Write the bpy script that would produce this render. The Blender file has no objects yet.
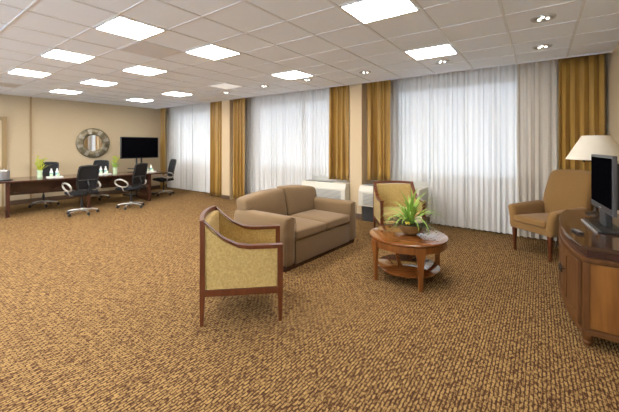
import bpy, bmesh, math, random
from mathutils import Vector, Matrix
random.seed(7)
PI = math.pi
S = bpy.context.scene
COL = S.collection
# ---------------------------------------------------------------- camera frame
YAW = math.radians(35.7); EYE = 1.51; CE = 2.78
FW = Vector((-math.sin(YAW), math.cos(YAW), 0)); RT = Vector((math.cos(YAW), math.sin(YAW), 0))
def W(l, d, z=0.0):
    v = FW*d + RT*l
    return (v.x, v.y, z)
def face(a, b):
    """rotation about z so that local -Y (a thing's front) looks along a*right + b*forward"""
    v = FW*b + RT*a
    return math.atan2(v.x, -v.y)
cd = bpy.data.cameras.new('camera'); cam = bpy.data.objects.new('camera', cd); COL.objects.link(cam)
cam.location = (0, 0, EYE); cam.rotation_euler = (PI/2, 0, YAW)
cd.sensor_width = 36; cd.lens = 36*320/619; cd.shift_y = -60.6/619; cd.clip_start = 0.05
S.camera = cam
# ---------------------------------------------------------------- materials
def mat(name, col, rough=0.5, metal=0.0, coat=0.0, noise=None, bump=None, sheen=0.0, emis=None, spec=None):
    m = bpy.data.materials.new(name); m.use_nodes = True
    nt = m.node_tree; p = nt.nodes['Principled BSDF']
    p.inputs['Base Color'].default_value = (*col, 1); p.inputs['Roughness'].default_value = rough
    p.inputs['Metallic'].default_value = metal; p.inputs['Coat Weight'].default_value = coat
    p.inputs['Sheen Weight'].default_value = sheen
    if spec is not None: p.inputs['Specular IOR Level'].default_value = spec
    if emis:
        p.inputs['Emission Color'].default_value = (*emis[0], 1); p.inputs['Emission Strength'].default_value = emis[1]
    tc = nt.nodes.new('ShaderNodeTexCoord')
    if noise:   # (scale xyz, second colour, amount-contrast)
        mp = nt.nodes.new('ShaderNodeMapping'); mp.inputs['Scale'].default_value = noise[0]
        n = nt.nodes.new('ShaderNodeTexNoise'); n.inputs['Scale'].default_value = 1; n.inputs['Detail'].default_value = 4
        r = nt.nodes.new('ShaderNodeValToRGB')
        r.color_ramp.elements[0].position = 0.5-noise[2]; r.color_ramp.elements[0].color = (*col, 1)
        r.color_ramp.elements[1].position = 0.5+noise[2]; r.color_ramp.elements[1].color = (*noise[1], 1)
        nt.links.new(tc.outputs['Object'], mp.inputs['Vector']); nt.links.new(mp.outputs[0], n.inputs['Vector'])
        nt.links.new(n.outputs['Fac'], r.inputs['Fac']); nt.links.new(r.outputs[0], p.inputs['Base Color'])
    if bump:    # (scale, strength, distance)
        n2 = nt.nodes.new('ShaderNodeTexNoise'); n2.inputs['Scale'].default_value = bump[0]; n2.inputs['Detail'].default_value = 3
        b = nt.nodes.new('ShaderNodeBump'); b.inputs['Strength'].default_value = bump[1]; b.inputs['Distance'].default_value = bump[2]
        nt.links.new(tc.outputs['Object'], n2.inputs['Vector']); nt.links.new(n2.outputs['Fac'], b.inputs['Height'])
        nt.links.new(b.outputs[0], p.inputs['Normal'])
    return m
def fabric_mat(name, c1, c2, scale=90, bump=0.4):
    return mat(name, c1, 0.9, noise=((scale, scale, scale), c2, 0.18), bump=(scale*2.5, bump, 0.002), sheen=0.15, spec=0.2)
def wood_mat(name, c1, c2, stretch=(30, 30, 3), rough=0.3, coat=0.4, spec=None):
    return mat(name, c1, rough, coat=coat, spec=spec, noise=(stretch, c2, 0.22))
def trans_mat(name, tint, transp, trl, rough=0.8):
    """thin curtain cloth: some light passes straight through, some is scattered through, some comes back"""
    m = bpy.data.materials.new(name); m.use_nodes = True; nt = m.node_tree
    nt.nodes.clear(); out = nt.nodes.new('ShaderNodeOutputMaterial')
    d = nt.nodes.new('ShaderNodeBsdfDiffuse'); d.inputs[0].default_value = (*tint, 1)
    t = nt.nodes.new('ShaderNodeBsdfTranslucent'); t.inputs[0].default_value = (*tint, 1)
    x = nt.nodes.new('ShaderNodeBsdfTransparent'); x.inputs[0].default_value = (1, 1, 1, 1)
    a = nt.nodes.new('ShaderNodeMixShader'); a.inputs[0].default_value = trl
    nt.links.new(d.outputs[0], a.inputs[1]); nt.links.new(t.outputs[0], a.inputs[2])
    b = nt.nodes.new('ShaderNodeMixShader'); b.inputs[0].default_value = transp
    if name == 'white_sheer':   # an open weave closes up where the cloth turns edge on
        lw = nt.nodes.new('ShaderNodeLayerWeight'); lw.inputs[0].default_value = .5
        mr = nt.nodes.new('ShaderNodeMapRange'); mr.inputs[1].default_value = 0.05; mr.inputs[2].default_value = .75
        mr.inputs[3].default_value = transp; mr.inputs[4].default_value = transp*.1
        nt.links.new(lw.outputs['Facing'], mr.inputs[0]); nt.links.new(mr.outputs[0], b.inputs[0])
    nt.links.new(a.outputs[0], b.inputs[1]); nt.links.new(x.outputs[0], b.inputs[2])
    nt.links.new(b.outputs[0], out.inputs[0])
    return m
def glass_pane_mat(name, refl=0.07):
    m = bpy.data.materials.new(name); m.use_nodes = True; nt = m.node_tree
    nt.nodes.clear(); out = nt.nodes.new('ShaderNodeOutputMaterial')
    x = nt.nodes.new('ShaderNodeBsdfTransparent'); x.inputs[0].default_value = (.93, .97, 1, 1)
    g = nt.nodes.new('ShaderNodeBsdfGlossy'); g.inputs['Roughness'].default_value = 0.02
    b = nt.nodes.new('ShaderNodeMixShader'); b.inputs[0].default_value = refl
    nt.links.new(x.outputs[0], b.inputs[1]); nt.links.new(g.outputs[0], b.inputs[2]); nt.links.new(b.outputs[0], out.inputs[0])
    return m

def carpet_mat():
    m = bpy.data.materials.new('patterned_carpet'); m.use_nodes = True; nt = m.node_tree; N = nt.nodes; L = nt.links
    p = N['Principled BSDF']; p.inputs['Roughness'].default_value = 0.95; p.inputs['Specular IOR Level'].default_value = 0.1
    tc = N.new('ShaderNodeTexCoord')
    mp = N.new('ShaderNodeMapping'); mp.inputs['Scale'].default_value = (88, 30, 1)
    n = N.new('ShaderNodeTexNoise'); n.inputs['Scale'].default_value = 1.0; n.inputs['Detail'].default_value = 1.5
    n.inputs['Roughness'].default_value = 0.5; n.inputs['Distortion'].default_value = 0.6
    L.new(tc.outputs['Object'], mp.inputs[0]); L.new(mp.outputs[0], n.inputs['Vector'])
    mp2 = N.new('ShaderNodeMapping'); mp2.inputs['Scale'].default_value = (1, 1, 1); mp2.inputs['Rotation'].default_value = (0, 0, PI/2)
    br = N.new('ShaderNodeTexBrick'); br.inputs['Scale'].default_value = 1; br.offset = 0.5
    br.inputs['Brick Width'].default_value = 0.052; br.inputs['Row Height'].default_value = 0.022
    br.inputs['Mortar Size'].default_value = 0.0055; br.inputs['Mortar Smooth'].default_value = 0.6
    br.inputs['Color1'].default_value = (.75, .75, .75, 1); br.inputs['Color2'].default_value = (.45, .45, .45, 1); br.inputs['Mortar'].default_value = (0.12, 0.12, .12, 1)
    nd = N.new('ShaderNodeTexNoise'); nd.inputs['Scale'].default_value = 30
    ad = N.new('ShaderNodeVectorMath'); ad.operation = 'MULTIPLY_ADD'; ad.inputs[1].default_value = (.014, .014, 0)
    L.new(tc.outputs['Object'], nd.inputs['Vector']); L.new(nd.outputs['Color'], ad.inputs[0]); L.new(tc.outputs['Object'], ad.inputs[2])
    L.new(ad.outputs[0], mp2.inputs[0]); L.new(mp2.outputs[0], br.inputs['Vector'])
    mx = N.new('ShaderNodeMix'); mx.data_type = 'FLOAT'; mx.inputs[0].default_value = 0.32
    L.new(n.outputs['Fac'], mx.inputs[2]); L.new(br.outputs['Color'], mx.inputs[3])
    r = N.new('ShaderNodeValToRGB'); e = r.color_ramp.elements
    e[0].position = 0.37; e[0].color = (.060, .026, .014, 1)
    e[1].position = 0.60; e[1].color = (.36, .228, .088, 1)
    a = r.color_ramp.elements.new(0.45); a.color = (.135, .070, .028, 1)
    a = r.color_ramp.elements.new(0.51); a.color = (.245, .150, .058, 1)
    L.new(mx.outputs[0], r.inputs['Fac']); L.new(r.outputs[0], p.inputs['Base Color'])
    bp = N.new('ShaderNodeBump'); bp.inputs['Strength'].default_value = 0.5; bp.inputs['Distance'].default_value = 0.004
    L.new(mx.outputs[0], bp.inputs['Height']); L.new(bp.outputs[0], p.inputs['Normal'])
    return m

M = dict(
    carpet=carpet_mat(),
    tile=mat('ceiling_tile', (.84, .89, .96), 0.95, bump=(160, .3, .002), noise=((9, 9, 9), (.86, .91, .98), .3)),
    tile_dark=mat('darker_ceiling_tile', (.68, .67, .67), 0.95),
    grid=mat('white_grid_bar', (.72, .74, .77), 0.5),
    wallp=mat('beige_wallpaper', (.48, .38, .245), 0.85, noise=((60, 60, 14), (.51, .405, .265), .3)),
    pillar=mat('cream_wall_paint', (.55, .42, .26), 0.85, bump=(120, .15, .001)),
    white_wall=mat('off_white_paint', (.82, .77, .68), 0.85),
    base=mat('brown_baseboard', (.10, .055, .03), 0.55),
    trim=mat('tan_wood_trim', (.30, .20, .09), 0.5),
    door=mat('cream_door_paint', (.58, .47, .31), 0.6),
    alu=mat('window_aluminium', (.16, .19, .24), 0.4, metal=.5),
    pane=glass_pane_mat('window_glass'),
    sheer=trans_mat('white_sheer', (.72, .71, .69), 0.043, 0.012),
    sheer_thick=trans_mat('ivory_lined_sheer', (.64, .57, .48), 0.03, 0.2),
    gold=mat('gold_drape_satin', (.31, .165, .028), 0.45, sheen=.15, noise=((25, 25, 1.5), (.42, .24, .045), .2)),
    ptac=mat('ivory_plastic', (.56, .53, .45), 0.5),
    ptac_dark=mat('dark_grille', (.03, .03, .03), 0.5),
    ptac_grey=mat('grey_grille', (.24, .24, .23), 0.5),
    sofa=fabric_mat('taupe_sofa_fabric', (.165, .103, .050), (.21, .135, .068), 130),
    sofa_base=fabric_mat('taupe_sofa_skirt', (.150, .093, .045), (.19, .12, .06), 130),
    tan=fabric_mat('caramel_chair_fabric', (.215, .113, .036), (.26, .142, .046), 120),
    yellow=fabric_mat('yellow_woven_fabric', (.37, .25, .08), (.51, .365, .14), 55, .5),
    cherry=wood_mat('cherry_wood', (.080, .020, .007), (.135, .036, .011), coat=.2),
    oak=wood_mat('red_oak_wood', (.15, .045, .010), (.26, .09, .018), (14, 14, 2)),
    oak_top=wood_mat('polished_oak_top', (.13, .038, .010), (.23, .08, .018), (6, 25, 6), rough=.12, coat=.8),
    cab=wood_mat('brown_cabinet_wood', (.078, .030, .009), (.135, .055, .016), (26, 26, 2.2), rough=.45, coat=0, spec=.22),
    cab_side=wood_mat('grained_side_wood', (.16, .058, .012), (.30, .125, .026), (16, 16, 1.6), rough=.45, coat=0, spec=.25),
    cab_top=wood_mat('dark_polished_top', (.045, .022, .014), (.07, .035, .02), (6, 25, 6), rough=.14, coat=.15, spec=.4),
    espresso=wood_mat('espresso_wood', (.035, .010, .007), (.058, .018, .011), (5, 30, 5), rough=.25, coat=.5),
    black=mat('black_plastic', (.012, .012, .013), 0.4),
    screen=mat('black_screen', (.002, .002, .003), 0.45, spec=.0),
    mesh=trans_mat('black_mesh_cloth', (.03, .03, .033), 0.099, 0.1),
    chrome=mat('silver_metal', (.55, .53, .50), 0.28, metal=.9),
    grey=mat('grey_arm_plastic', (.42, .39, .35), 0.4, metal=.3),
    bezel=mat('grey_bezel_plastic', (.05, .05, .055), 0.4),
    silver=mat('silver_plastic', (.45, .45, .46), 0.35, metal=.4),
    bronze=mat('dark_bronze', (.07, .05, .035), 0.4, metal=.8),
    brass=mat('aged_brass', (.25, .16, .07), 0.35, metal=.9),
    shade=trans_mat('cream_lamp_shade', (.88, .82, .70), 0.0, 0.3),
    mirror=mat('mirror_glass', (.9, .92, .95), 0.03, metal=1),
    mframe=mat('metallic_mosaic', (.10, .085, .045), 0.4, metal=.5, noise=((14, 14, 14), (.25, .21, .14), .2)),
    mtile=mat('pale_mosaic_tile', (.34, .31, .25), 0.35, metal=.4),
    leaf=mat('bright_green_leaf', (.17, .34, .04), 0.5, noise=((12, 12, 12), (.34, .50, .09), .3)),
    olive=mat('olive_leaf', (.05, .065, .03), 0.6, noise=((30, 30, 30), (.16, .15, .08), .2)),
    bowl=mat('woven_brown_bowl', (.13, .065, .02), 0.4, noise=((14, 14, 14), (.24, .13, .04), .2)),
    bloom=mat('cream_bloom', (.70, .62, .42), 0.7, bump=(60, .6, .01)),
    lime=mat('lime_petal', (.50, .55, .05), 0.5),
    yel=mat('yellow_petal', (.75, .58, .06), 0.5),
    soil=mat('moss', (.06, .06, .02), 0.9),
    vase=mat('pale_green_glass', (.55, .68, .45), 0.1, spec=.6),
    white=mat('white_ceramic', (.75, .74, .72), 0.3),
    teal=mat('blue_label', (.12, .38, .40), 0.5),
    steel=mat('brushed_steel', (.50, .50, .50), 0.3, metal=.8),
    panel=mat('lit_diffuser', (.9, .9, .9), 0.5, emis=((1.0, .965, .92), 23.0)),
    panel_dim=mat('dim_diffuser', (.8, .8, .8), 0.5, emis=((1.0, .97, .93), .25)),
    panel_off=mat('unlit_diffuser', (.62, .61, .60), 0.6),
    bulb=mat('lit_bulb', (.9, .9, .9), 0.4, emis=((1, .92, .8), 3.0)),
    reflector=mat('silver_reflector', (.30, .28, .26), 0.3, metal=.9),
    ground=mat('bounce_light_ground', (.82, .83, .85), 0.9),
    tree=mat('bare_hedge', (.25, .28, .25), 0.9),
)
def fixpanel(m):
    """prismatic diffuser: slight mottling in the lit panel"""
    nt = m.node_tree; n = nt.nodes.new('ShaderNodeTexNoise'); n.inputs['Scale'].default_value = 9
    r = nt.nodes.new('ShaderNodeValToRGB'); r.color_ramp.elements[0].position = .3; r.color_ramp.elements[0].color = (.88, .82, .74, 1)
    r.color_ramp.elements[1].position = .6; r.color_ramp.elements[1].color = (1, .95, .88, 1)
    nt.links.new(n.outputs['Fac'], r.inputs[0]); nt.links.new(r.outputs[0], nt.nodes['Principled BSDF'].inputs['Emission Color'])
fixpanel(M['panel'])

# ---------------------------------------------------------------- mesh helper
class MB:
    def __init__(s): s.v = []; s.f = []
    def add(s, vs, fs, mx=None):
        o = len(s.v)
        s.v += [(mx @ Vector(v)) if mx is not None else Vector(v) for v in vs]
        s.f += [tuple(i+o for i in f) for f in fs]; return s
    def box(s, x0, x1, y0, y1, z0, z1, mx=None):
        vs = [(x0,y0,z0),(x1,y0,z0),(x1,y1,z0),(x0,y1,z0),(x0,y0,z1),(x1,y0,z1),(x1,y1,z1),(x0,y1,z1)]
        return s.add(vs, [(0,3,2,1),(4,5,6,7),(0,1,5,4),(1,2,6,5),(2,3,7,6),(3,0,4,7)], mx)
    def taper(s, c0, s0, c1, s1):
        """square bar from centre c0 (half sizes s0) up to c1 (half sizes s1)"""
        vs = []
        for c, h in ((c0, s0), (c1, s1)):
            for a, b in ((-1,-1),(1,-1),(1,1),(-1,1)): vs.append((c[0]+a*h[0], c[1]+b*h[1], c[2]))
        return s.add(vs, [(0,3,2,1),(4,5,6,7),(0,1,5,4),(1,2,6,5),(2,3,7,6),(3,0,4,7)])
    def prism(s, poly, z0, z1, mx=None):
        n = len(poly)
        vs = [(x, y, z0) for x, y in poly]+[(x, y, z1) for x, y in poly]
        return s.add(vs, [tuple(range(n-1, -1, -1)), tuple(range(n, 2*n))]+[(i, (i+1) % n, n+(i+1) % n, n+i) for i in range(n)], mx)
    def lathe(s, prof, n=24, c=(0, 0, 0), cap=True, mx=None):
        vs = []; fs = []
        for r, z in prof:
            for k in range(n):
                a = 2*PI*k/n; vs.append((c[0]+r*math.cos(a), c[1]+r*math.sin(a), c[2]+z))
        for j in range(len(prof)-1):
            for k in range(n): fs.append((j*n+k, j*n+(k+1) % n, (j+1)*n+(k+1) % n, (j+1)*n+k))
        if cap:
            fs.append(tuple(range(n-1, -1, -1))); fs.append(tuple(range((len(prof)-1)*n, len(prof)*n)))
        return s.add(vs, fs, mx)
    def tube(s, pts, r, n=8, closed=False, flat=1.0):
        pts = [Vector(p) for p in pts]; m = len(pts); vs = []; fs = []
        rr = r if isinstance(r, (list, tuple)) else [r]*m
        up = Vector((0, 0, 1))
        for i, p in enumerate(pts):
            a = pts[(i-1) % m] if (closed or i) else p; b = pts[(i+1) % m] if (closed or i < m-1) else p
            t = (b-a).normalized(); u = t.cross(up)
            if u.length < 1e-3: u = t.cross(Vector((0, 1, 0)))
            u.normalize(); w = u.cross(t)
            for k in range(n):
                g = 2*PI*k/n; vs.append(p+(u*math.cos(g)*flat+w*math.sin(g))*rr[i])
        e = m if closed else m-1
        for i in range(e):
            for k in range(n):
                j = (i+1) % m; fs.append((i*n+k, i*n+(k+1) % n, j*n+(k+1) % n, j*n+k))
        if not closed: fs += [tuple(range(n-1, -1, -1)), tuple(range((m-1)*n, m*n))]
        return s.add(vs, fs)
    def rbox(s, x0, x1, y0, y1, z0, z1, r=.03, puff=0.0, seg=(8, 8, 5), fn=None, mx=None):
        """cushion: box with rounded edges, optional crown and a shaping function"""
        bm = bmesh.new(); idx = {}; vs = []; fs = []
        nx, ny, nz = seg
        def edges(n, a, b):
            L = [a, a+r*.35, a+r]; inner = n
            L += [a+r+(b-a-2*r)*k/inner for k in range(1, inner)]
            return L+[b-r, b-r*.35, b]
        X = edges(nx, x0, x1); Y = edges(ny, y0, y1); Z = edges(nz, z0, z1)
        def vert(i, j, k):
            key = (i, j, k)
            if key not in idx:
                p = Vector((X[i], Y[j], Z[k]))
                q = Vector((min(max(p.x, x0+r), x1-r), min(max(p.y, y0+r), y1-r), min(max(p.z, z0+r), z1-r)))
                d = p-q
                if d.length > 1e-9: p = q+d.normalized()*r
                u = (p.x-x0)/(x1-x0)*2-1; v = (p.y-y0)/(y1-y0)*2-1
                if puff and p.z > (z0+z1)/2: p.z += puff*(1-u*u)*(1-v*v)
                if fn: p = Vector(fn(p))
                idx[key] = len(vs); vs.append(p)
            return idx[key]
        a, b, c = len(X)-1, len(Y)-1, len(Z)-1
        for i in range(a):
            for j in range(b):
                fs.append((vert(i,j,0), vert(i,j+1,0), vert(i+1,j+1,0), vert(i+1,j,0)))
                fs.append((vert(i,j,c), vert(i+1,j,c), vert(i+1,j+1,c), vert(i,j+1,c)))
        for i in range(a):
            for k in range(c):
                fs.append((vert(i,0,k), vert(i+1,0,k), vert(i+1,0,k+1), vert(i,0,k+1)))
                fs.append((vert(i,b,k), vert(i,b,k+1), vert(i+1,b,k+1), vert(i+1,b,k)))
        for j in range(b):
            for k in range(c):
                fs.append((vert(0,j,k), vert(0,j,k+1), vert(0,j+1,k+1), vert(0,j+1,k)))
                fs.append((vert(a,j,k), vert(a,j+1,k), vert(a,j+1,k+1), vert(a,j,k+1)))
        bm.free()
        return s.add(vs, fs, mx)
    def build(s, name, m, parent=None, smooth=False, bevel=0, loc=None):
        me = bpy.data.meshes.new(name); me.from_pydata([tuple(v) for v in s.v], [], s.f); me.update()
        o = bpy.data.objects.new(name, me); COL.objects.link(o)
        me.materials.append(M[m] if isinstance(m, str) else m)
        bm = bmesh.new(); bm.from_mesh(me); bmesh.ops.recalc_face_normals(bm, faces=bm.faces); bm.to_mesh(me); bm.free()
        if parent is not None: o.parent = parent
        if loc: o.location = loc
        if bevel:
            b = o.modifiers.new('bevel', 'BEVEL'); b.width = bevel; b.segments = 2; b.limit_method = 'ANGLE'
        if smooth:
            for p in me.polygons: p.use_smooth = True
            me.set_sharp_from_angle(angle=math.radians(50))
        return o
def tag(o, label, cat, group=None, kind=None):
    o['label'] = label; o['category'] = cat
    if group: o['group'] = group
    if kind: o['kind'] = kind
    return o
def thing(name, loc, rz, label, cat, group=None):
    o = bpy.data.objects.new(name, None); COL.objects.link(o); o.empty_display_size = .1
    o.location = loc; o.rotation_euler = (0, 0, rz)
    return tag(o, label, cat, group)
def struct(o): o['kind'] = 'structure'; return o
def copy_tree(o, parent=None):
    c = o.copy(); COL.objects.link(c); c.parent = parent
    for ch in list(o.children): copy_tree(ch, c)
    return c
def dup(root, loc, rz, label, group=None):
    c = copy_tree(root); c.location = loc; c.rotation_euler = (0, 0, rz); c['label'] = label
    if group: c['group'] = group
    return c

# ---------------------------------------------------------------- room shell
XL, XR, YB, YP, YW = -10.8, 0.80, -2.6, 5.93, 6.42   # left, right, back, pillar face, window wall
struct(MB().box(XL-.15, XR+.15, YB-.15, YW+.16, -.12, 0).build('floor', 'carpet'))
XG = [-.286+.605*k for k in range(-18, 2)]
YG = [.885-.55*k for k in range(6, 0, -1)]+[.885, 1.435, 1.945, 2.515, 3.035, 3.65, 4.225, 4.77, 5.31]
struct(MB().box(XL-.1, XR+.1, YB-.1, YP-.02, CE, CE+.1).build('ceiling', 'tile'))
g = MB()
for x in XG:
    if XL < x < XR: g.box(x-.012, x+.012, YB, YP-.03, CE-.006, CE+.001)
for y in YG: g.box(XL, XR, y-.009, y+.009, CE-.005, CE+.001)
g.box(XL, XR, YP-.05, YP-.02, CE-.012, CE+.002)
struct(g.build('trim_1', 'grid'))
struct(MB().box(-4.51, -3.925, 1.96, 2.50, CE-.008, CE-.002).build('trim_2', 'tile_dark'))  # one tile darker than the rest
# curtain pocket above the recess
struct(MB().box(XL-.1, XR+.1, YP-.02, YW+.1, CE+.12, CE+.2).box(XL-.1, XR+.1, YP-.03, YP-.02, CE, CE+.12).build('trim_3', 'white_wall'))
struct(MB().box(XL-.15, XL, YB-.15, YW+.1, 0, CE+.12).build('wall_left', 'wallp'))
struct(MB().box(XR, XR+.15, YB-.15, YW+.1, 0, CE+.12).build('wall_right', 'wallp'))
# the wall behind the camera, with bare windows added unseen to brighten the ceiling
ADDED_WIN = [(-10.3, -7.4), (-6.8, -3.9), (-3.3, -.1)]; BS, BT = .55, 2.70
w = MB(); prev = XL
for a, b in ADDED_WIN:
    w.box(prev, a, YB-.15, YB, 0, CE); w.box(a, b, YB-.15, YB, 0, BS); w.box(a, b, YB-.15, YB, BT, CE); prev = b
w.box(prev, XR, YB-.15, YB, 0, CE)
struct(w.build('wall_back', 'white_wall'))
for i, (a, b) in enumerate(ADDED_WIN):
    f = MB(); y0, y1 = YB-.10, YB-.04
    f.box(a, b, y0, y1, BS, BS+.05); f.box(a, b, y0, y1, BT-.05, BT)
    for x in (a+.025, (a+b)/2, b-.025): f.box(x-.025, x+.025, y0, y1, BS, BT)
    fo = struct(f.build('window_%d' % (i+4), 'alu'))  # added window, lets extra daylight into the room
    MB().box(a+.05, b-.05, YB-.072, YB-.066, BS+.05, BT-.05).build('pane', 'pane', fo)
# window wall with its three openings
WIN = [(-10.45, -8.20), (-6.45, -4.05), (-2.42, -.27)]
ZS, ZT = .86, 2.71
w = MB(); prev = XL
for a, b in WIN:
    w.box(prev, a, YW, YW+.12, 0, CE+.12); w.box(a, b, YW, YW+.12, 0, ZS); w.box(a, b, YW, YW+.12, ZT, CE+.12); prev = b
w.box(prev, XR, YW, YW+.12, 0, CE+.12)
struct(w.build('wall_window_side', 'white_wall'))
for i, (a, b) in enumerate([(-7.33, -7.0), (-3.22, -2.95)]):
    struct(MB().box(a, b, YP, YW, 0, CE+.119).build('wall_pillar', 'pillar'))
    struct(MB().box(a-.008, b+.008, YP-.014, YP, 0, .11).build('baseboard_pillar', 'base', bevel=.003))
struct(MB().box(XL, XL+.014, YB, YW, 0, .12).build('baseboard_left', 'base'))
struct(MB().box(XR-.014, XR, YB, YW, 0, .12).build('baseboard_right', 'base'))
struct(MB().box(XL+.02, XR-.02, YW-.014, YW, 0, .12).build('baseboard_window_side', 'base'))
for i, ((a, b), mull) in enumerate(zip(WIN, [-10.15, -4.83, -1.72])):
    f = MB(); y0, y1 = YW+.02, YW+.08
    f.box(a, b, y0, y1, ZS-.05, ZS+.09); f.box(a, b, y0, y1, ZT-.11, ZT)
    f.box(a, a+.05, y0, y1, ZS, ZT); f.box(b-.05, b, y0, y1, ZS, ZT); f.box(mull-.025, mull+.025, y0-.01, y1, ZS, ZT)
    fo = struct(f.build('window_%d' % (i+1), 'alu'))
    MB().box(a+.05, b-.05, YW+.045, YW+.051, ZS+.07, ZT-.09).build('pane', 'pane', fo)
    MB().box(a-.03, b+.03, YW-.05, YW+.02, ZS-.035, ZS).build('sill', 'white_wall', fo, bevel=.004)
# door on the left wall, with its frame and the vertical trim beside it
d = struct(MB().box(XL, XL+.02, 1.02, 1.98, 0, 2.13).build('door_1', 'door'))
fr = MB().box(XL, XL+.05, 1.98, 2.07, 0, 2.22).box(XL, XL+.05, .93, 1.02, 0, 2.22).box(XL, XL+.05, 1.02, 1.98, 2.13, 2.22)
fr.build('door_frame', 'trim', d, bevel=.005)
MB().tube([(XL+.02, 1.90, .98), (XL+.065, 1.90, .98)], .018, 12).lathe([(.028, -.02), (.034, 0), (.028, .02)], 14, (XL+.085, 1.90, .98)).build('door_knob', 'bronze', d, smooth=True)
MB().lathe([(.03, 0), (.03, .03)], 14, mx=Matrix.Translation((XL+.02, 1.90, 1.48)) @ Matrix.Rotation(PI/2, 4, 'Y')).build('deadbolt', 'bronze', d, smooth=True)
struct(MB().box(XL, XL+.03, 2.52, 2.555, .12, CE).build('trim_4', 'trim', bevel=.004))
# outside: pale ground and a hazy line of hedge far away
struct(MB().box(-90, 90, -90, 90, -3.4, -3.3).build('ground_outside', 'ground'))  # ground made near white to bounce daylight up to the ceiling

# ---------------------------------------------------------------- curtains
def curtain(x0, x1, y, z0f, z1, pitch, depth, seed, n_per=8, zn=14):
    rnd = random.Random(seed); n = max(2, round((x1-x0)/pitch)); nx = n*n_per
    ph = [rnd.uniform(-.35, .35) for _ in range(n+2)]; am = [rnd.uniform(.6, 1.15) for _ in range(n+2)]
    vs = []; fs = []
    for i in range(nx+1):
        t = i/nx; k = t*n; a = int(k); fr = k-a
        amp = am[min(a, n)]*(1-fr)+am[min(a+1, n+1)]*fr; off = ph[min(a, n)]*(1-fr)+ph[min(a+1, n+1)]*fr
        x = x0+(x1-x0)*t; z0 = z0f(x) if callable(z0f) else z0f
        for j in range(zn+1):
            v = j/zn; z = z0+(z1-z0)*v
            grow = .55+.45*(1-v)+.12*math.sin(3*v+a)
            yy = y+depth*amp*grow*math.sin(2*PI*(k+off*(1-v*.5)))
            xx = x+.15*pitch*amp*math.sin(4*PI*k+off)*(1-v*.3)
            vs.append((xx, yy, z))
    for i in range(nx):
        for j in range(zn):
            b = i*(zn+1)+j; fs.append((b, b+zn+1, b+zn+2, b+1))
    return MB().add(vs, fs)
def solid(o, t):
    m = o.modifiers.new('thickness', 'SOLIDIFY'); m.thickness = t; m.offset = 0; return o
YC = 6.27
GT = CE+.09
# rail for each bay
for i, (a, b) in enumerate([(XL+.02, -7.35), (-6.98, -3.24), (-2.93, XR-.02)]):
    lab = ['white curtain rail above the window nearest the left wall', 'white curtain rail above the middle window behind the sofa', 'white curtain rail above the window nearest the lamp'][i]
    tag(MB().box(a, b, YC-.10, YC+.09, GT, CE+.118).build('curtain_rail', 'grid'), lab, 'curtain rail', 'rails hidden in the curtain pocket')
gold = [(-10.74, -10.44, .03, 'narrow gold drape in the far left corner beside the wall television', 11),
        (-8.0, -7.41, .03, 'gold drape on the right side of the window nearest the left wall', 12),
        (-6.95, -6.47, .03, 'gold drape just right of the far wall pillar, left of the middle window', 13),
        (-3.77, -3.28, .76, 'gold drape hanging over the air conditioner left of the near wall pillar', 14),
        (-2.92, -2.36, .80, 'gold drape behind the armchair, just right of the near wall pillar', 15),
        (.24, .775, .03, 'gold drape in the right corner behind the table lamp', 16)]
for a, b, z, lab, sd in gold:
    yc = 6.19 if sd == 16 else 6.04
    o = curtain(a, b, yc, z, GT, .115, .062, sd, 10).build('gold_drape', 'gold', smooth=True); solid(o, .004)
    tag(o, lab, 'curtain', 'gold drapes along the window wall')
sh = [(-10.74, -7.95, lambda x: .03, 'white sheer curtain over the window nearest the left wall', 21),
      (-6.86, -3.80, lambda x: .03 if x < -4.45 else .78, 'white sheer curtain over the middle window behind the sofa', 22),
      (-2.56, -.27, lambda x: .80 if x < -1.70 else .03, 'white sheer curtain over the large right window', 23)]
for a, b, z, lab, sd in sh:
    if sd == 21: o = curtain(a, b, YC+.03, z, GT, .085, .026, sd, 8)
    else:
        # pieces left and right of the air conditioner share one cloth
        xs = -4.45 if sd == 22 else -1.70
        o = curtain(a, xs, YC+.03, .03 if sd == 22 else .80, GT, .085, .026, sd, 8)
        o2 = curtain(xs, b, YC+.03, .78 if sd == 22 else .03, GT, .085, .026, sd+10, 8); o.add(o2.v, o2.f)
    tag(o.build('sheer_curtain', 'sheer', smooth=True), lab, 'curtain', 'white sheer curtains on the windows')
o = curtain(-.29, .222, YC-.03, .03, GT, .095, .035, 31, 8).build('sheer_curtain', 'sheer_thick', smooth=True)
tag(o, 'gathered ivory curtain panel between the right window and the corner gold drape', 'curtain')

# ---------------------------------------------------------------- air conditioners under the windows
def ptac(x0, x1, label):
    t = thing('air_conditioner', ((x0+x1)/2, 5.74, 0), 0, label, 'air conditioner', 'wall air conditioners under the windows')
    w = (x1-x0)/2
    MB().prism([(.0, .31), (.0, .60), (.045, .69), (.07, .715), (.34, .715), (.34, .31)], -w, w,
               mx=Matrix(((0,0,1,0),(1,0,0,0),(0,1,0,0),(0,0,0,1)))).build('casing', 'ptac', t, bevel=.012)
    g = MB()
    for k in range(9): g.box(-w+.10, w-.10, -.006, .002, .345+k*.026, .357+k*.026)
    g.build('intake_grille', 'ptac_grey', t)
    v = MB().box(-w+.06, w-.38, .09, .24, .712, .719)
    v.build('air_outlet', 'ptac_dark', t)
    v = MB()
    for k in range(7): v.box(-w+.06, w-.38, .098+k*.021, .103+k*.021, .719, .723)
    v.build('louvre', 'ptac_grey', t)
    MB().box(w-.33, w-.08, .09, .24, .713, .722).build('control_cover', 'ptac', t, bevel=.003)
    MB().box(-w+.05, w-.05, .10, .36, .0, .31).build('plinth', 'ptac_dark', t)
    MB().box(-w+.02, w-.02, .34, .655, .36, .70).build('wall_sleeve', 'ptac', t)
ptac(-4.36, -3.23, 'ivory wall air conditioner behind the far arm of the sofa')
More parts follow.
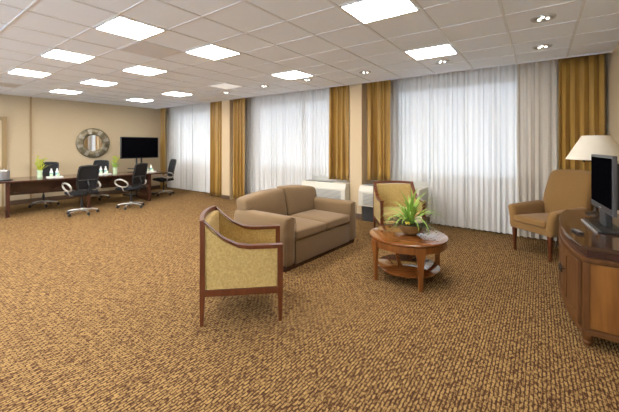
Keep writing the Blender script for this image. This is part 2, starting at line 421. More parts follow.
ptac(-2.93, -1.74, 'ivory wall air conditioner behind the wooden armchair')

# ---------------------------------------------------------------- ceiling lights and downlights
def cell(xc):  # grid cell that holds xc
    xs = [x for x in XG if x <= xc]; return xs[-1]
def clight(x0, y0, y1, m, label, group='square ceiling light panels'):
    t = thing('ceiling_light', (x0+.3025, (y0+y1)/2, CE-.012), 0, label, 'ceiling light', group)
    a, b = .285, (y1-y0)/2-.012
    f = MB().box(-a, a, -b, -b+.014, 0, .010).box(-a, a, b-.014, b, 0, .010).box(-a, -a+.014, -b, b, 0, .010).box(a-.014, a, -b, b, 0, .010)
    f.build('frame', 'grid', t)
    MB().box(-a+.014, a-.014, -b+.014, b-.014, .003, .009).build('diffuser', m, t)
R1, R2, R3 = (1.435, 1.945), (2.515, 3.035), (4.225, 4.77)
LI = [(-1.2, R2, 'panel', 'lit ceiling panel cut by the top edge, nearest the camera in the middle'),
      (-1.2, R3, 'panel', 'lit ceiling panel in front of the large right window'),
      (-3.6, R2, 'panel', 'lit ceiling panel second from the right in the middle row'),
      (-3.6, R3, 'panel', 'lit ceiling panel in front of the middle window'),
      (-3.6, R1, 'panel', 'largest lit ceiling panel at upper left, first of the left row'),
      (-5.4, R1, 'panel', 'second lit ceiling panel of the left row'),
      (-7.2, R1, 'panel', 'third lit ceiling panel of the left row, near the left edge'),
      (-5.4, R2, 'panel', 'lit ceiling panel third from the right in the middle row'),
      (-7.2, R2, 'panel', 'lit ceiling panel second from the far end of the middle row'),
      (-9.1, R2, 'panel', 'farthest small lit ceiling panel of the middle row near the mirror wall'),
      (-7.2, R3, 'panel', 'small lit ceiling panel of the window row above the office chair by the curtain'),
      (-9.1, R3, 'panel', 'farthest lit ceiling panel of the window row above the wall television'),
      (-5.4, R3, 'panel_dim', 'dim ceiling panel in the window row between two lit panels'),
      (-9.1, R1, 'panel_off', 'unlit grey ceiling panel at the far end of the left row')]
for xc, (a, b), m, lab in LI: clight(cell(xc), a, b, m, lab)
k = 0
for xc, ys in [(x, y) for y in (YG[3], YG[0]) for x in (-1.2, -3.6, -5.4, -7.2, -9.1)]:  # extra panel rows added out of view as fill light
    clight(cell(xc), ys, ys+.55, 'panel', 'ceiling panel added unseen behind the camera as fill light', 'added fill light panels behind the camera'); k += 1
DL = [(-1.198, 5.10, 'recessed downlight just beyond the ceiling panel at the large right window'),
      (-2.458, 5.07, 'recessed downlight above the gold drape behind the armchair'),
      (.03, 3.95, 'largest recessed downlight, at upper right of the ceiling'),
      (.03, 5.08, 'recessed downlight above the gathered ivory curtain'),
      (-3.65, 4.99, 'recessed downlight above the right side of the middle window'),
      (-4.78, 4.99, 'recessed downlight above the left side of the middle window'),
      (-6.09, 5.05, 'small recessed downlight near the far wall pillar')]
t0 = None
for x, y, lab in DL:
    if t0 is None:
        t = thing('downlight', (x, y, CE-.001), 0, lab, 'downlight', 'recessed downlights along the windows')
        MB().lathe([(.105, 0), (.103, -.007), (.088, -.009), (.080, -.003)], 28, cap=False).build('trim_ring', 'silver', t, smooth=True)
        MB().lathe([(.080, -.003), (.045, -.0015), (.03, -.001)], 28).build('reflector', 'reflector', t, smooth=True)
        for q in range(3):
            a = q*2*PI/3+.4; MB().lathe([(.0, -.016), (.012, -.013), (.016, -.006), (.014, -.002)], 10, (.04*math.cos(a), .04*math.sin(a), 0)).build('bulb', 'bulb', t, smooth=True)
        t0 = t
    else: dup(t0, (x, y, CE-.001), 0, lab)

# ---------------------------------------------------------------- sofa
def make_sofa():
    t = thing('loveseat', (*W(.214-.773*.515+.018, 4.353+.636*.515+.02)[:2], 0), face(.773, -.636),
              'taupe upholstered two seat sofa with rounded arms', 'sofa')
    L, D = .795, .515
    MB().box(-L+.02, L-.02, -D+.035, D-.03, .0, .055).build('plinth', 'espresso', t)
    MB().rbox(-L+.18, L-.18, -D+.012, D-.03, .05, .345, .018, seg=(6, 6, 3)).build('seat_base', 'sofa_base', t, smooth=True)
    for s in (-1, 1):
        def fn(p, s=s):
            k = (p.z-.05)/.6
            if (p.x*s) > L-.10: p.x += s*.012*math.sin(PI*min(1, k))
            p.z += -.014*((p.y+D)/(2*D))*k
            return p
        a, b = (L-.185, L) if s > 0 else (-L, -L+.185)
        o = MB().rbox(a, b, -D, D-.02, .05, .652, .062, seg=(3, 8, 6), fn=fn).build('arm', 'sofa', t, smooth=True)
        xs = a+.012 if s > 0 else b-.012
        pp = [(a+.008, -D+.006, .07), (a+.008, -D+.004, .55), (a+.03, -D+.004, .622), (a+.0925, -D+.004, .640), (b-.03, -D+.004, .622), (b-.008, -D+.004, .55), (b-.008, -D+.006, .07)]
        MB().tube(pp, .005, 6).build('piping', 'sofa_base', o, smooth=True)
    for s in (-1, 1):
        a, b = (.004, L-.19) if s > 0 else (-L+.19, -.004)
        o = MB().rbox(a, b, -D-.012, .20, .345, .462, .038, puff=.022).build('seat_cushion', 'sofa', t, smooth=True)
        pp = []
        for zz in (.375, .445):
            MB().tube([(a+.02, -D-.010, zz), (b-.02, -D-.010, zz)], .0045, 6).build('piping', 'sofa_base', o, smooth=True)
    MB().rbox(-L+.10, L-.10, D-.17, D-.015, .05, .76, .05, seg=(8, 3, 6)).build('back_frame', 'sofa', t, smooth=True)
    for s in (-1, 1):
        a, b = (.001, L-.02) if s > 0 else (-L+.02, -.001)
        def fn(p, s=s, a=a, b=b):
            k = max(0, (p.z-.40)/.47)
            p.y += .10*k                                  # lean back
            u = min(1, max(0, (p.x-a)/(b-a) if s > 0 else (b-p.x)/(b-a)))  # 0 at the middle, 1 at the outer side
            p.z -= k*(.075*u**2.6)            # shoulders droop at the arm
            if p.z > .62: pass
            elif abs(p.x) > L-.19: p.x = (L-.19)*(1 if p.x > 0 else -1)
            v = 1-(2*u-1)**2
            p.y -= .035*v*math.sin(PI*min(1, k)) if p.y < D-.15 else 0
            return p
        MB().rbox(a, b, D-.34, D-.12, .44, .875 if s > 0 else .852, .05, seg=(8, 3, 8), fn=fn).build('back_cushion', 'sofa', t, smooth=True)
    return t
make_sofa()

# ---------------------------------------------------------------- wooden framed armchair (two of them)
def make_armchair(loc, rz, label):
    t = thing('wooden_armchair', loc, rz, label, 'armchair', 'wood framed armchairs in yellow fabric')
    w, D = .318, .345
    prof = [(D, .885), (D-.03, .880), (D-.07, .842), (D-.11, .800), (D-.20, .728), (D-.31, .676), (D-.41, .662), (-D, .662)]
    def rail(s):
        # curved top rail sweeping from the back post down into the flat arm
        vs = []; fs = []; m = len(prof)
        for i, (y, z) in enumerate(prof):
            a = prof[max(0, i-1)]; b = prof[min(m-1, i+1)]; tx, tz = b[0]-a[0], b[1]-a[1]; l = math.hypot(tx, tz); nx, nz = tz/l, -tx/l
            h = .030; wd = .026
            for sx, k in ((-1, 0), (1, 0), (1, 1), (-1, 1)):
                # outward flare at the back top
                off = 0
                vs.append((s*(w)+sx*wd, y-(-nx*h*k)*1.0, z-abs(nz)*h*k))
        for i in range(m-1):
            for k in range(4): fs.append((i*4+k, i*4+(k+1) % 4, (i+1)*4+(k+1) % 4, (i+1)*4+k))
        fs += [(3, 2, 1, 0), tuple(range((m-1)*4, m*4))]
        return MB().add(vs, fs)
    for s in (-1, 1):
        rail(s).build('arm_rail', 'cherry', t, bevel=.006)
        # front leg rises to the arm, rear leg rises to the crest
        MB().taper((s*w, -D+.022, 0), (.013, .014), (s*w, -D+.022, .30), (.022, .024)).taper((s*w, -D+.022, .30), (.022, .024), (s*w, -D+.022, .640), (.022, .024)).build('leg', 'cherry', t, bevel=.003)
        MB().taper((s*w, D-.015, 0), (.013, .014), (s*w, D-.022, .30), (.020, .022)).taper((s*w, D-.022, .30), (.020, .022), (s*w, D-.022, .865), (.020, .020)).build('leg', 'cherry', t, bevel=.003)
        MB().box(s*w-.018, s*w+.018, -D+.04, D-.04, .245, .30).build('side_rail', 'cherry', t, bevel=.003)
        # upholstered side panel under the swept rail
        pts = [(-D+.042, .303), (D-.043, .303)]+[(min(y, D-.043), z-.026) for y, z in prof[1:]]
        pts[-1] = (-D+.042, prof[-1][1]-.026)
        o = MB().prism([(p[0], p[1]) for p in pts], s*w-.014, s*w+.014, mx=Matrix(((0,0,1,0),(1,0,0,0),(0,1,0,0),(0,0,0,1)))).build('side_panel', 'yellow', t, bevel=.004)
        e = MB(); c = [(s*(w+.0145), p[0]*.965, .303+(p[1]-.303)*.965+.004) for p in pts]
        e.tube(c, .0035, 6, closed=True); e.build('welt', 'yellow', o, smooth=True)
    MB().box(-w+.02, w-.02, -D+.004, -D+.040, .245, .30).box(-w+.02, w-.02, D-.040, D-.006, .245, .30).build('front_rail', 'cherry', t, bevel=.003)
    # crest rail, bowed a little to the back
    vs = []; fs = []; n = 12
    for i in range(n+1):
        u = i/n*2-1; x = u*(w+.015); y = D-.025+.040*(1-u*u)
        for dy, z in ((-.018, .845), (.020, .845), (.024, .885), (-.014, .887)): vs.append((x, y+dy, z+.012*(1-u*u)))
    for i in range(n):
        for k in range(4): fs.append((i*4+k, i*4+(k+1) % 4, (i+1)*4+(k+1) % 4, (i+1)*4+k))
    fs += [(3, 2, 1, 0), tuple(range(n*4, n*4+4))]
    MB().add(vs, fs).build('crest_rail', 'cherry', t, bevel=.005)
    def bow(p):
        p.y += .035*(1-(p.x/w)**2)*max(0, (p.z-.3)/.6); return p
    MB().rbox(-w+.021, w-.021, D-.075, D-.010, .302, .846, .022, seg=(8, 2, 6), fn=bow).build('backrest', 'yellow', t, smooth=True)
    MB().rbox(-w+.02, w-.02, -D+.015, D-.075, .30, .355, .015, seg=(5, 5, 2)).build('seat_deck', 'yellow', t, smooth=True)
    MB().rbox(-w+.022, w-.022, -D+.010, D-.080, .355, .462, .035, puff=.025).build('seat_cushion', 'yellow', t, smooth=True)
    return t
ac = make_armchair((*W(-.615, 3.035)[:2], 0), face(.65, .085), 'wood framed armchair in the foreground, seen from its side, beside the sofa')
dup(ac, (*W(1.435, 5.22)[:2], 0), face(-.03, -1), 'wood framed armchair facing the camera behind the round table')

# ---------------------------------------------------------------- tall upholstered armchair at right
def make_tall_chair():
    f = Vector((-.963, -.27)); q = Vector((3.0925, 4.463))*.985+Vector((.02, 0))-f*.29
    t = thing('upholstered_armchair', (*W(q.x, q.y)[:2], 0), face(f.x, f.y),
              'caramel brown high backed upholstered armchair in the corner by the curtains', 'armchair')
    w, D = .335, .36
    for s in (-1, 1):
        MB().taper((s*.257, -D+.05, 0), (.014, .014), (s*.262, -D+.05, .34), (.024, .024)).build('leg', 'cherry', t, bevel=.003)
        MB().taper((s*.25, D-.01, 0), (.014, .014), (s*.262, D-.07, .34), (.022, .022)).build('leg', 'cherry', t, bevel=.003)
    MB().rbox(-w+.03, w-.03, -D+.01, D-.03, .325, .43, .02, seg=(6, 6, 2)).build('seat_rail', 'tan', t, smooth=True)
    o = MB().rbox(-w+.10, w-.10, -D-.015, D-.12, .425, .515, .030, puff=.02).build('seat_cushion', 'tan', t, smooth=True)
    for zz in (.447, .498): MB().tube([(-w+.13, -D-.013, zz), (w-.13, -D-.013, zz)], .004, 6).build('piping', 'tan', o, smooth=True)
    for s in (-1, 1):
        a, b = (w-.12, w+.005) if s > 0 else (-w-.005, -w+.12)
        def fn(p, s=s):
            k = max(0, (p.z-.50)/.14)
            p.x += s*.024*min(1, k)                        # scroll outwards at the top
            yk = (p.y+D)/(2*D); p.z += .035*yk*min(1, k)-.012*(1-yk)**4*k
            if p.z < .5: p.x -= s*.012*math.sin(PI*(p.z-.33)/.17)
            return p
        MB().rbox(a, b, -D+.005, D-.10, .335, .660, .050, seg=(3, 8, 5), fn=fn).build('arm', 'tan', t, smooth=True)
    def fb(p):
        k = (p.z-.40)/.73
        p.y += .15*k*k+.04*k
        wd = 1-.05*k if k < .5 else .975+.0*k
        p.x *= wd
        u = p.x/(w)
        if p.z > .9: p.z -= .04*abs(u)**4*k - .012*(1-u*u)
        p.y -= .03*(1-u*u)*math.sin(PI*min(1, max(0, k))) if p.y < D+.02 else 0
        return p
    MB().rbox(-w+.02, w-.02, D-.15, D-.01, .40, 1.15, .062, seg=(8, 2, 10), fn=fb).build('backrest', 'tan', t, smooth=True)
make_tall_chair()

# ---------------------------------------------------------------- round coffee table
CT = (1.140, 3.72)
t = thing('coffee_table', (*W(*CT)[:2], 0), YAW, 'round polished wooden coffee table with a lower shelf', 'table')
R = .438
MB().lathe([(R-.03, .446), (R-.008, .450), (R, .462), (R-.003, .476), (R-.012, .480)], 64).build('tabletop', 'oak_top', t, smooth=True)
MB().lathe([(R-.018, .378), (R-.015, .447), (R-.05, .447), (R-.05, .378)], 64, cap=False).build('apron', 'oak', t, smooth=True)
MB().lathe([(.342, .100), (.352, .110), (.352, .124), (.342, .132)], 64).build('shelf', 'oak_top', t, smooth=True)
for a in (197, 271, 17, 91):
    a = math.radians(a); mx = Matrix.Rotation(a, 4, 'Z')
    m = MB(); r0 = R-.026
    vs = []
    for x, hw, z in ((r0-.010, .020, 0), (r0-.010, .026, .18), (r0-.008, .036, .32), (r0-.006, .052, .39), (r0-.006, .052, .448)):
        th = .017+.004*z/.45
        for sx, sy in ((-1,-1),(1,-1),(1,1),(-1,1)): vs.append((x+.012+sx*th, sy*hw, z))
    fs = [(3,2,1,0), (16,17,18,19)]
    for i in range(4):
        for k in range(4): fs.append((i*4+k, i*4+(k+1) % 4, (i+1)*4+(k+1) % 4, (i+1)*4+k))
    m.add(vs, fs, mx).build('leg', 'oak', t, bevel=.004)
# plant in a bowl on it
t = thing('potted_plant', (*W(1.175, 3.72)[:2], .480), 0, 'spiky green plant with a cream bloom in a brown bowl on the coffee table', 'plant')
MB().lathe([(.0, .0), (.055, .0), (.085, .015), (.125, .055), (.142, .10), (.146, .118), (.138, .118), (.120, .09), (.0, .085)], 32, cap=False).build('bowl', 'bowl', t, smooth=True)
MB().lathe([(.134, .100), (.09, .118), (.0, .128)], 24, cap=False).build('moss', 'soil', t, smooth=True)
rnd = random.Random(3)
def blade(m, base, az, length, lean, width, curl=1.0, n=9):
    vs = []; fs = []; p = Vector(base); el = PI/2-lean
    side = Vector((-math.sin(az), math.cos(az), 0)); nrm = Vector((0, 0, 1))
    for i in range(n+1):
        u = i/n; wdt = width*(.6+.4*math.sin(PI*min(1, u*1.6)))*(1-u**3)+.0006
        e = el-curl*u*u*1.6
        dr = Vector((math.cos(az)*math.cos(e), math.sin(az)*math.cos(e), math.sin(e)))
        if i: p = p+dr*length/n
        up = side.cross(dr)
        vs += [p-side*wdt+up*wdt*.35, p, p+side*wdt+up*wdt*.35]
    for i in range(n):
        b = i*3; fs += [(b, b+1, b+4, b+3), (b+1, b+2, b+5, b+4)]
    m.add(vs, fs)
m = MB()
for i in range(54):
    az = rnd.uniform(0, 2*PI); ln = rnd.uniform(0, 1)**1.3
    blade(m, (rnd.uniform(-.02, .02), rnd.uniform(-.02, .02), .11), az, rnd.uniform(.30, .50), .06+.8*ln, rnd.uniform(.012, .019), .45+.9*ln)
m.build('spiky_leaves', 'leaf', t, smooth=True)
m = MB()
for i in range(52):
    az = rnd.uniform(-.75, 2*PI-2.2); L = rnd.uniform(.10, .23); r0 = rnd.uniform(.04, .11)
    b0 = Vector((math.cos(az)*r0, math.sin(az)*r0, .11)); el = rnd.uniform(-.1, 1.1)
    dr = Vector((math.cos(az)*math.cos(el), math.sin(az)*math.cos(el), math.sin(el)))
    pts = [b0+dr*L*q/5+Vector((0, 0, -.10*(q/5)**2*(1 if i % 2 else .45))) for q in range(6)]
    for q_ in pts: q_.z = max(q_.z, .05)
    m.tube(pts, .0022, 4)
    for q in range(1, 6):
        for s in (-1, 1): blade(m, pts[q], az+s*rnd.uniform(.5, 1.3), rnd.uniform(.028, .042), rnd.uniform(.6, 1.6), .0085, .3, 3)
m.build('trailing_sprigs', 'olive', t, smooth=True)
bl = MB()
c = Vector(RT)*.060-Vector(FW)*.105
bl.lathe([(.001, -.036), (.022, -.028), (.036, -.008), (.036, .010), (.022, .028), (.001, .036)], 16, (c.x, c.y, .185))
for i in range(26):
    a = rnd.uniform(0, 2*PI); h = rnd.uniform(-.4, 1); r = math.sqrt(max(0, 1-h*h))*.034
    bl.lathe([(.002, -.012), (.012, -.006), (.013, .004), (.003, .012)], 7, (c.x+math.cos(a)*r, c.y+math.sin(a)*r, .185+h*.036))
bl.build('bloom', 'bloom', t, smooth=True)
bl = MB()
for dx, dy, dz in ((-.06, -.08, .14), (.10, -.02, .15), (.075, .02, .26)):
    c = RT*dx+FW*dy
    for i in range(9):
        a = i*2*PI/9; bl.lathe([(.001, -.01), (.011, -.004), (.011, .004), (.001, .010)], 6, (c.x+math.cos(a)*.017, c.y+math.sin(a)*.017, dz+.006*(i % 3)))
bl.build('small_flower', 'yel', t, smooth=True)

# ---------------------------------------------------------------- bow fronted cabinet at right
CX0, CXM, CXR, CY0, CY1 = .262, .165, .775, 3.165, 4.86
def bowpoly(inset=0.0, n=22, corner=.03):
    pts = []
    for i in range(n+1):
        u = i/n; y = CY0+inset+(CY1-CY0-2*inset)*u
        x = CX0-(CX0-CXM)*(1-abs(2*u-1)**2.2)+inset
        pts.append((x, y))
    return [(CXR-0, CY0+inset)]+pts+[(CXR-0, CY1-inset)]
t = thing('tv_cabinet', (.5, 3.95, 0), 0, 'bow fronted brown wooden cabinet with a dark polished top', 'cabinet')
MI = Matrix.Translation((-.5, -3.95, 0))
MB().prism(bowpoly(-.004), .722, .752, MI).build('top', 'cab_top', t, bevel=.006)
MB().prism(bowpoly(.03), .665, .722, MI).build('recessed_frieze', 'espresso', t)
MB().prism(bowpoly(.0), .635, .665, MI).build('upper_moulding', 'cab', t, bevel=.005)
MB().prism(bowpoly(.014), .125, .635, MI).build('body', 'cab', t)
MB().prism(bowpoly(.0), .085, .125, MI).build('base_moulding', 'cab', t, bevel=.006)
def bow_at(y, inset):
    u = (y-CY0)/(CY1-CY0); return CX0-(CX0-CXM)*(1-abs(2*u-1)**2.2)+inset
def bowed_panel(y0, y1, z0, z1, out, th, n=8):
    vs = []; fs = []
    for i in range(n+1):
        y = y0+(y1-y0)*i/n; x = bow_at(y, out)
        vs += [(x-.5, y-3.95, z0), (x-.5, y-3.95, z1), (x+th-.5, y-3.95, z1), (x+th-.5, y-3.95, z0)]
    for i in range(n):
        for k in range(4): fs.append((i*4+k, i*4+(k+1) % 4, (i+1)*4+(k+1) % 4, (i+1)*4+k))
    fs += [(3,2,1,0), tuple(range(n*4, n*4+4))]
    return MB().add(vs, fs)
ed = [CY0+.06, 3.60, 4.01, 4.42, CY1-.06]
for k, (a, b) in enumerate([(ed[i]+.003, ed[i+1]-.003) for i in range(4)]):
    dr = bowed_panel(a, b, .14, .62, .0, .016).build('door', 'cab', t, bevel=.004)
    fr = bowed_panel(a, a+.055, .14, .62, -.007, .008)
    for q in (bowed_panel(b-.055, b, .14, .62, -.007, .008), bowed_panel(a+.055, b-.055, .14, .20, -.007, .008), bowed_panel(a+.055, b-.055, .56, .62, -.007, .008)): fr.add(q.v, q.f)
    fr.build('door_moulding', 'cab', dr, bevel=.002)
    yk = b-.03 if k % 2 == 0 else a+.03
    x = bow_at(yk, -.007)-.5
    MB().tube([(x, yk-3.95, .43), (x-.022, yk-3.95, .432)], .006, 8).lathe([(.004, -.03), (.009, -.02), (.008, .0), (.009, .02), (.004, .03)], 10, (x-.026, yk-3.95, .43)).build('handle', 'bronze', dr, smooth=True)
# framed near side panel
sp = MB().box(CX0+.02-.5, CXR-.02-.5, CY0+.008-3.95, CY0+.016-3.95, .14, .62)
so = sp.build('side_panel', 'cab_side', t)
MB().box(CX0+.005-.5, CX0+.045-.5, CY0-.001-3.95, CY0+.012-3.95, .13, .632).build('side_stile', 'cab', so, bevel=.003)
MB().box(CXR-.045-.5, CXR-.5, CY0-.001-3.95, CY0+.012-3.95, .13, .632).build('side_stile', 'cab', so, bevel=.003)
for (x, y) in ((CX0+.035, CY0+.035), (CXR-.05, CY0+.035), (CX0+.035, CY1-.035), (CXR-.05, CY1-.035)):
    MB().lathe([(.022, 0), (.030, .012), (.036, .030), (.028, .040), (.034, .048), (.038, .085)], 16, (x-.5, y-3.95, 0)).build('foot', 'cab', t, smooth=True)

# television on it
t = thing('flat_television', (.493, 4.0, .752), .09, 'small flat television with silver stand on the bow fronted cabinet', 'television')
MB().rbox(-.10, .09, -.30, .30, 0, .022, .010, seg=(3, 6, 1)).build('stand_base', 'black', t, smooth=True)
MB().box(-.128, -.108, -.29, .27, 0, .012).build('silver_bar', 'silver', t, bevel=.004)
MB().box(-.02, .03, -.10, .10, .02, .19).build('stand_neck', 'black', t, bevel=.006)
MB().box(-.030, .0, -.36, .36, .160, .668).build('housing', 'bezel', t, bevel=.004)
MB().box(.0, .05, -.25, .25, .20, .60).build('rear_cover', 'black', t, bevel=.01)
MB().box(-.034, -.028, -.335, .335, .215, .645).build('screen', 'screen', t)
MB().box(-.033, -.028, -.335, .335, .170, .205).build('speaker_strip', 'black', t, bevel=.001)
MB().box(-.037, -.033, -.03, .03, .181, .188).build('badge', 'silver', t)
t = thing('remote_control', (.27, 3.62, .752), .25, 'small black remote control lying by the television stand', 'remote control')
MB().rbox(-.022, .022, -.08, .08, 0, .018, .006, seg=(2, 4, 1)).build('body', 'black', t, smooth=True)
m = MB()
for i in range(3):
    for j in range(6): m.box(-.015+i*.012, -.007+i*.012, -.06+j*.018, -.05+j*.018, .018, .0205)
m.build('buttons', 'silver', t)
# table lamp
t = thing('table_lamp', (.50, 4.68, .752), 0, 'table lamp with a cream cone shade on the far end of the cabinet', 'lamp')
MB().lathe([(.085, 0), (.085, .012), (.03, .028), (.018, .05)], 28).build('base', 'bronze', t, smooth=True)
MB().lathe([(.018, .05), (.022, .12), (.016, .16), (.020, .30), (.020, .50), (.012, .54), (.010, .70)], 20).build('pole', 'bronze', t, smooth=True)
MB().tube([(0, 0, .585), (-.10, -.02, .585)], .006, 8).lathe([(.012, -.012), (.012, .012)], 10, (-.10, -.02, .585)).build('switch', 'bronze', t, smooth=True)
MB().lathe([(.262, .603), (.118, .868)], 48, cap=False).lathe([(.259, .603), (.115, .868)], 48, cap=False).build('lamp_shade', 'shade', t, smooth=True)
m = MB().lathe([(.118, .862), (.120, .868), (.114, .868)], 48, cap=False)
for k in range(3):
    a = k*2*PI/3; m.tube([(0, 0, .855), (math.cos(a)*.117, math.sin(a)*.117, .862)], .002, 5)
m.lathe([(.004, .70), (.004, .87), (.010, .880), (.006, .895), (.001, .90)], 10).build('shade_holder', 'brass', t, smooth=True)
MB().lathe([(.012, .70), (.030, .74), (.030, .77), (.015, .80), (.002, .805)], 16).build('bulb', 'white', t, smooth=True)

# ---------------------------------------------------------------- conference table
P0 = Vector((-9.07, 1.15)); P1 = Vector((-8.45, 4.98)); dv = (P1-P0); Lc = dv.length; ang = math.atan2(dv.y, dv.x)
t = thing('conference_table', (P0.x, P0.y, 0), ang, 'long dark brown conference table along the left wall', 'table')
Wd = 1.12        # local x along the table, local +y towards the left wall
def rrect(x0, x1, y0, y1, r, n=5):
    pts = []
    for cx, cy, a0 in ((x1-r, y0+r, -PI/2), (x1-r, y1-r, 0), (x0+r, y1-r, PI/2), (x0+r, y0+r, PI)):
        for i in range(n+1): a = a0+PI/2*i/n; pts.append((cx+r*math.cos(a), cy+r*math.sin(a)))
    return pts
MB().prism(rrect(0, Lc, 0, Wd, .06), .722, .757).build('tabletop', 'espresso', t, bevel=.005)
for xx in (.60, 2.02, 3.40):
    MB().box(xx-.035, xx+.035, .04, Wd-.04, 0, .722).build('leg_panel', 'espresso', t, bevel=.004)
for a, b in ((.635, 1.985), (2.055, 3.365)):
    MB().box(a, b, Wd/2-.012, Wd/2+.012, .40, .722).build('modesty_panel', 'espresso', t)
def on_table(px, back, z=.757):
    """world point on the table top: back = distance from its front edge, px = position along it"""
    v = P0+dv.normalized()*px+Vector((-dv.y, dv.x)).normalized()*back
    return (v.x, v.y, z)

# ---------------------------------------------------------------- office chairs
def make_office_chair(loc, rz, label):
    t = thing('office_chair', loc, rz, label, 'office chair', 'black mesh office chairs at the conference table')
    MB().lathe([(.04, .07), (.045, .10), (.035, .13), (.028, .14)], 16).build('hub', 'chrome', t, smooth=True)
    for k in range(5):
        a = k*2*PI/5+.3; c, s = math.cos(a), math.sin(a)
        o = MB().tube([(c*.03, s*.03, .105), (c*.16, s*.16, .098), (c*.29, s*.29, .075)], [.022, .018, .013], 8).build('base_arm', 'chrome', t, smooth=True)
        mx = Matrix.Translation((c*.29, s*.29, .03)) @ Matrix.Rotation(a, 4, 'Z') @ Matrix.Rotation(PI/2, 4, 'X')
        MB().lathe([(.024, -.022), (.030, -.016), (.030, .016), (.024, .022)], 14, mx=mx).box(c*.29-.008, c*.29+.008, s*.29-.008, s*.29+.008, .05, .08).build('caster', 'black', o, smooth=True)
    MB().lathe([(.028, .13), (.028, .27), (.018, .27), (.018, .40)], 14).build('gas_lift', 'black', t, smooth=True)
    MB().box(-.09, .09, -.12, .10, .40, .435).build('tilt_mechanism', 'black', t, bevel=.008)
    MB().rbox(-.245, .245, -.25, .22, .435, .505, .032, puff=.012).build('seat', 'mesh', t, smooth=True)
    def bend(x, z):
        k = (z-.52)/.56
        return .225+.06*k+.045*(1-math.cos(PI*k))*.5-.045*(1-(x/.24)**2)+.02*math.sin(PI*k)*-1
    vs = []; fs = []; nx, nz = 10, 12
    for j in range(nz+1):
        z = .56+.50*j/nz; k = j/nz; hw = .188-.02*math.cos(PI*k)*.5
        for i in range(nx+1): x = hw*(2*i/nx-1); vs.append((x, bend(x, z), z))
    for j in range(nz):
        for i in range(nx): b = j*(nx+1)+i; fs.append((b, b+1, b+nx+2, b+nx+1))
    o = MB().add(vs, fs).build('mesh_backrest', 'mesh', t, smooth=True); solid(o, .010)
    loop = [(-.18, .56), (-.195, .70), (-.20, .86), (-.195, 1.0), (-.16, 1.065), (0, 1.075), (.16, 1.065), (.195, 1.0), (.20, .86), (.195, .70), (.18, .56), (0, .545)]
    MB().tube([(x, bend(x, z), z) for x, z in loop], .016, 8, closed=True).tube([(-.195, bend(.195, .76), .76), (0, bend(0, .76)+.01, .76), (.195, bend(.195, .76), .76)], .012, 6).build('back_frame', 'black', t, smooth=True)
    MB().tube([(0, .02, .43), (0, .20, .43), (0, .285, .52), (0, .29, .66), (0, bend(0, .78)+.02, .78)], [.025, .025, .022, .02, .016], 8).build('back_spine', 'black', t, smooth=True)
    for s in (-1, 1):
        x = s*.285; pts = []
        for i in range(22):
            a = 2*PI*i/22; yy = math.cos(a)*.185-.01; zz = .615+math.sin(a)*.085-.02*math.cos(a)
            pts.append((x+s*.012*math.sin(a), yy, zz))
        MB().tube(pts, .0165, 8, closed=True, flat=1.25).tube([(s*.10, .0, .425), (s*.23, .0, .43), (x, .0, .535)], .013, 6).build('arm_loop', 'grey', t, smooth=True)
    return t
oc = make_office_chair((-8.18, 2.80, 0), face(-.86, .5), 'black mesh office chair with loop arms in front of the conference table, nearest the mirror')
dup(oc, (-8.08, 3.80, 0), face(-.97, .25), 'black mesh office chair before the conference table, below the wall television')
dup(oc, (-9.36, 5.36, 0), math.atan2(-.12, .99), 'office chair at the far end of the conference table, against the curtain')
dup(oc, (-10.08, 2.62, 0), face(.25, -.97), 'office chair behind the conference table, behind the left flower vase')
dup(oc, (-10.12, 3.82, 0), face(.2, -.97), 'office chair behind the conference table, just right below the round mirror')

# ---------------------------------------------------------------- things on the conference table
def flowers(loc, label, petals, seed):
    t = thing('flower_vase', loc, 0, label, 'flower vase', 'flower vases on the conference table')
    MB().lathe([(.0, 0), (.05, 0), (.055, .02), (.045, .09), (.06, .17), (.056, .17), (.04, .09), (.0, .03)], 20, cap=False).build('vase', 'vase', t, smooth=True)
    r = random.Random(seed); st = MB(); fl = MB()
    for i in range(13):
        a = r.uniform(0, 2*PI); e = r.uniform(.0, .38); L = r.uniform(.24, .42)
        tip = Vector((math.cos(a)*math.sin(e)*L, math.sin(a)*math.sin(e)*L, .08+math.cos(e)*L))
        st.tube([(0, 0, .05), tuple(tip*.5+Vector((0, 0, .04))), tuple(tip)], .004, 5)
        blade(st, (0, 0, .12), a+.7, L*.8, e+.25, .014, .5, 5)
        for k in range(5): blade(fl, tip-Vector((0, 0, .01)), a+k*2*PI/5, .055, .45, .018, .4, 4)
    st.build('stems', 'lime' if seed == 1 else 'leaf', t, smooth=True); fl.build('petals', petals, t, smooth=True)
flowers(on_table(1.17, .68), 'vase of lime and yellow flowers toward the left end of the table', 'lime', 1)
flowers(on_table(2.69, .52), 'vase of pale yellow lilies on the table left of the wall television', 'lime', 2)
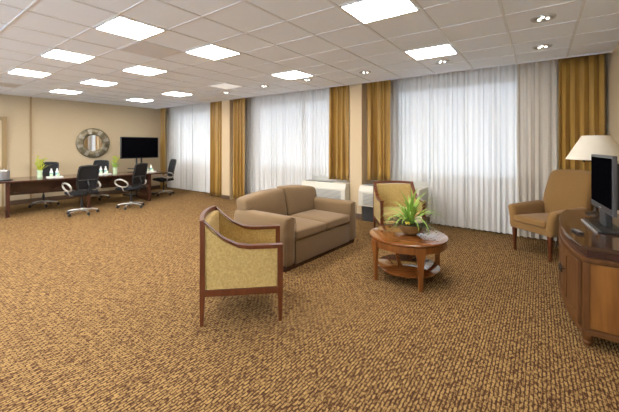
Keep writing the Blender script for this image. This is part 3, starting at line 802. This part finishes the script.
def bottle_set(px, back, where, first=[None]):
    x, y, z = on_table(px, back)
    t = thing('serving_tray', (x, y, z), ang, 'small white tray %s' % where, 'tray', 'white trays on the conference table')
    MB().prism(rrect(-.15, .15, -.11, .11, .02), 0, .008).build('tray_base', 'white', t)
    m = MB()
    for (a, b, c, d_) in ((-.15, .15, -.11, -.103), (-.15, .15, .103, .11), (-.15, -.143, -.11, .11), (.143, .15, -.11, .11)): m.box(a, b, c, d_, .006, .022)
    m.build('tray_rim', 'white', t)
    for k, (dx, dy) in enumerate(((-.06, .03), (.05, .04))):
        q = Vector((dx, dy, 0)); q.rotate(Matrix.Rotation(ang, 3, 'Z'))
        b = thing('water_bottle', (x+q.x, y+q.y, z+.008), 0, 'small water bottle, %s one on the tray %s' % ('left' if k == 0 else 'right', where), 'bottle', 'water bottles on the conference table')
        MB().lathe([(.03, 0), (.032, .01), (.032, .12), (.015, .165), (.013, .18)], 16).build('body', 'white', b, smooth=True)
        MB().lathe([(.0328, .05), (.0328, .10)], 16).build('bottle_label', 'teal', b, smooth=True)
        MB().lathe([(.015, .178), (.015, .198)], 12).build('cap', 'white', b, smooth=True)
    for k, (dx, dy) in enumerate(((-.07, -.06), (.06, -.055))):
        q = Vector((dx, dy, 0)); q.rotate(Matrix.Rotation(ang, 3, 'Z'))
        g_ = MB().lathe([(.034, 0), (.028, .085), (.024, .085), (.030, .004)], 18).build('drinking_glass', 'vase', loc=(x+q.x, y+q.y, z+.008), smooth=True)
        tag(g_, 'drinking glass, %s one on the tray %s' % ('left' if k == 0 else 'right', where), 'glass', 'drinking glasses on the conference table')
bottle_set(1.42, .45, 'beside the left flower vase')
bottle_set(2.44, .55, 'below the mirror')
bottle_set(3.55, .50, 'at the far table end')
t = thing('ice_bucket', on_table(.55, .42), 0, 'grey ice bucket on a dark tray at the left end of the table', 'ice bucket')
MB().lathe([(.15, 0), (.155, .012), (.15, .012), (.0, .006)], 28).build('tray', 'black', t, smooth=True)
MB().lathe([(.085, .012), (.095, .03), (.10, .19), (.105, .20), (.09, .20), (.085, .04)], 28).build('pail', 'steel', t, smooth=True)
MB().lathe([(.10, .20), (.095, .215), (.03, .228), (.012, .235), (.014, .25), (.0, .255)], 28, cap=False).build('lid', 'steel', t, smooth=True)

# ---------------------------------------------------------------- big television on a stand by the left wall
t = thing('television_on_stand', (-9.98, 4.95, 0), -PI/2*0, 'large black flat television on a floor stand in the far left corner', 'television')
MB().box(-.03, .035, -.565, .565, 1.115, 1.765).build('housing', 'black', t, bevel=.006)
MB().box(.034, .038, -.545, .545, 1.14, 1.745).build('screen', 'screen', t)
for s in (-1, 1): MB().tube([(-.06, s*.075, .05), (-.06, s*.075, 1.5)], .024, 12).build('pole', 'black', t, smooth=True)
MB().box(-.06, -.03, -.15, .15, 1.28, 1.6).build('bracket', 'black', t)
MB().box(-.15, .18, -.30, .26, .80, .822).build('shelf', 'black', t, bevel=.003)
MB().box(-.26, .26, -.38, .38, .0, .05).build('base', 'black', t, bevel=.008)

# ---------------------------------------------------------------- round mirror on the left wall
t = thing('round_mirror', (XL+.024, 3.97, 1.58), -.064, 'round mirror in a mosaic metal frame on the left wall', 'mirror')
mx = Matrix.Rotation(PI/2, 4, 'Y')
MB().lathe([(.235, 0), (.430, 0), (.440, .02), (.425, .035), (.255, .045), (.235, .03)], 56, cap=False, mx=mx).build('frame', 'mframe', t, smooth=True)
MB().lathe([(.0, .018), (.245, .018), (.245, .012), (0, .012)], 48, cap=False, mx=mx).build('glass', 'mirror', t, smooth=True)
for k in range(8):
    a0 = k*2*PI/8+.27; vs = []
    for a in (a0-.13, a0, a0+.13):
        for r, h in ((.27, .0445), (.41, .0375)): vs.append(mx @ Vector((math.cos(a)*r, math.sin(a)*r, h+.004)))
    MB().add(vs, [(0, 1, 3, 2), (2, 3, 5, 4)]).build('mosaic_tile', 'mtile', t)

# ---------------------------------------------------------------- light
wd = bpy.data.worlds.new('overcast_sky'); S.world = wd; wd.use_nodes = True
bg = wd.node_tree.nodes['Background']; bg.inputs[0].default_value = (.80, .89, 1.0, 1); bg.inputs[1].default_value = 5.0
S.view_settings.view_transform = 'Standard'; S.view_settings.look = 'None'
S.view_settings.exposure = 0.75; S.view_settings.gamma = 1.0; S.view_settings.use_curve_mapping = False
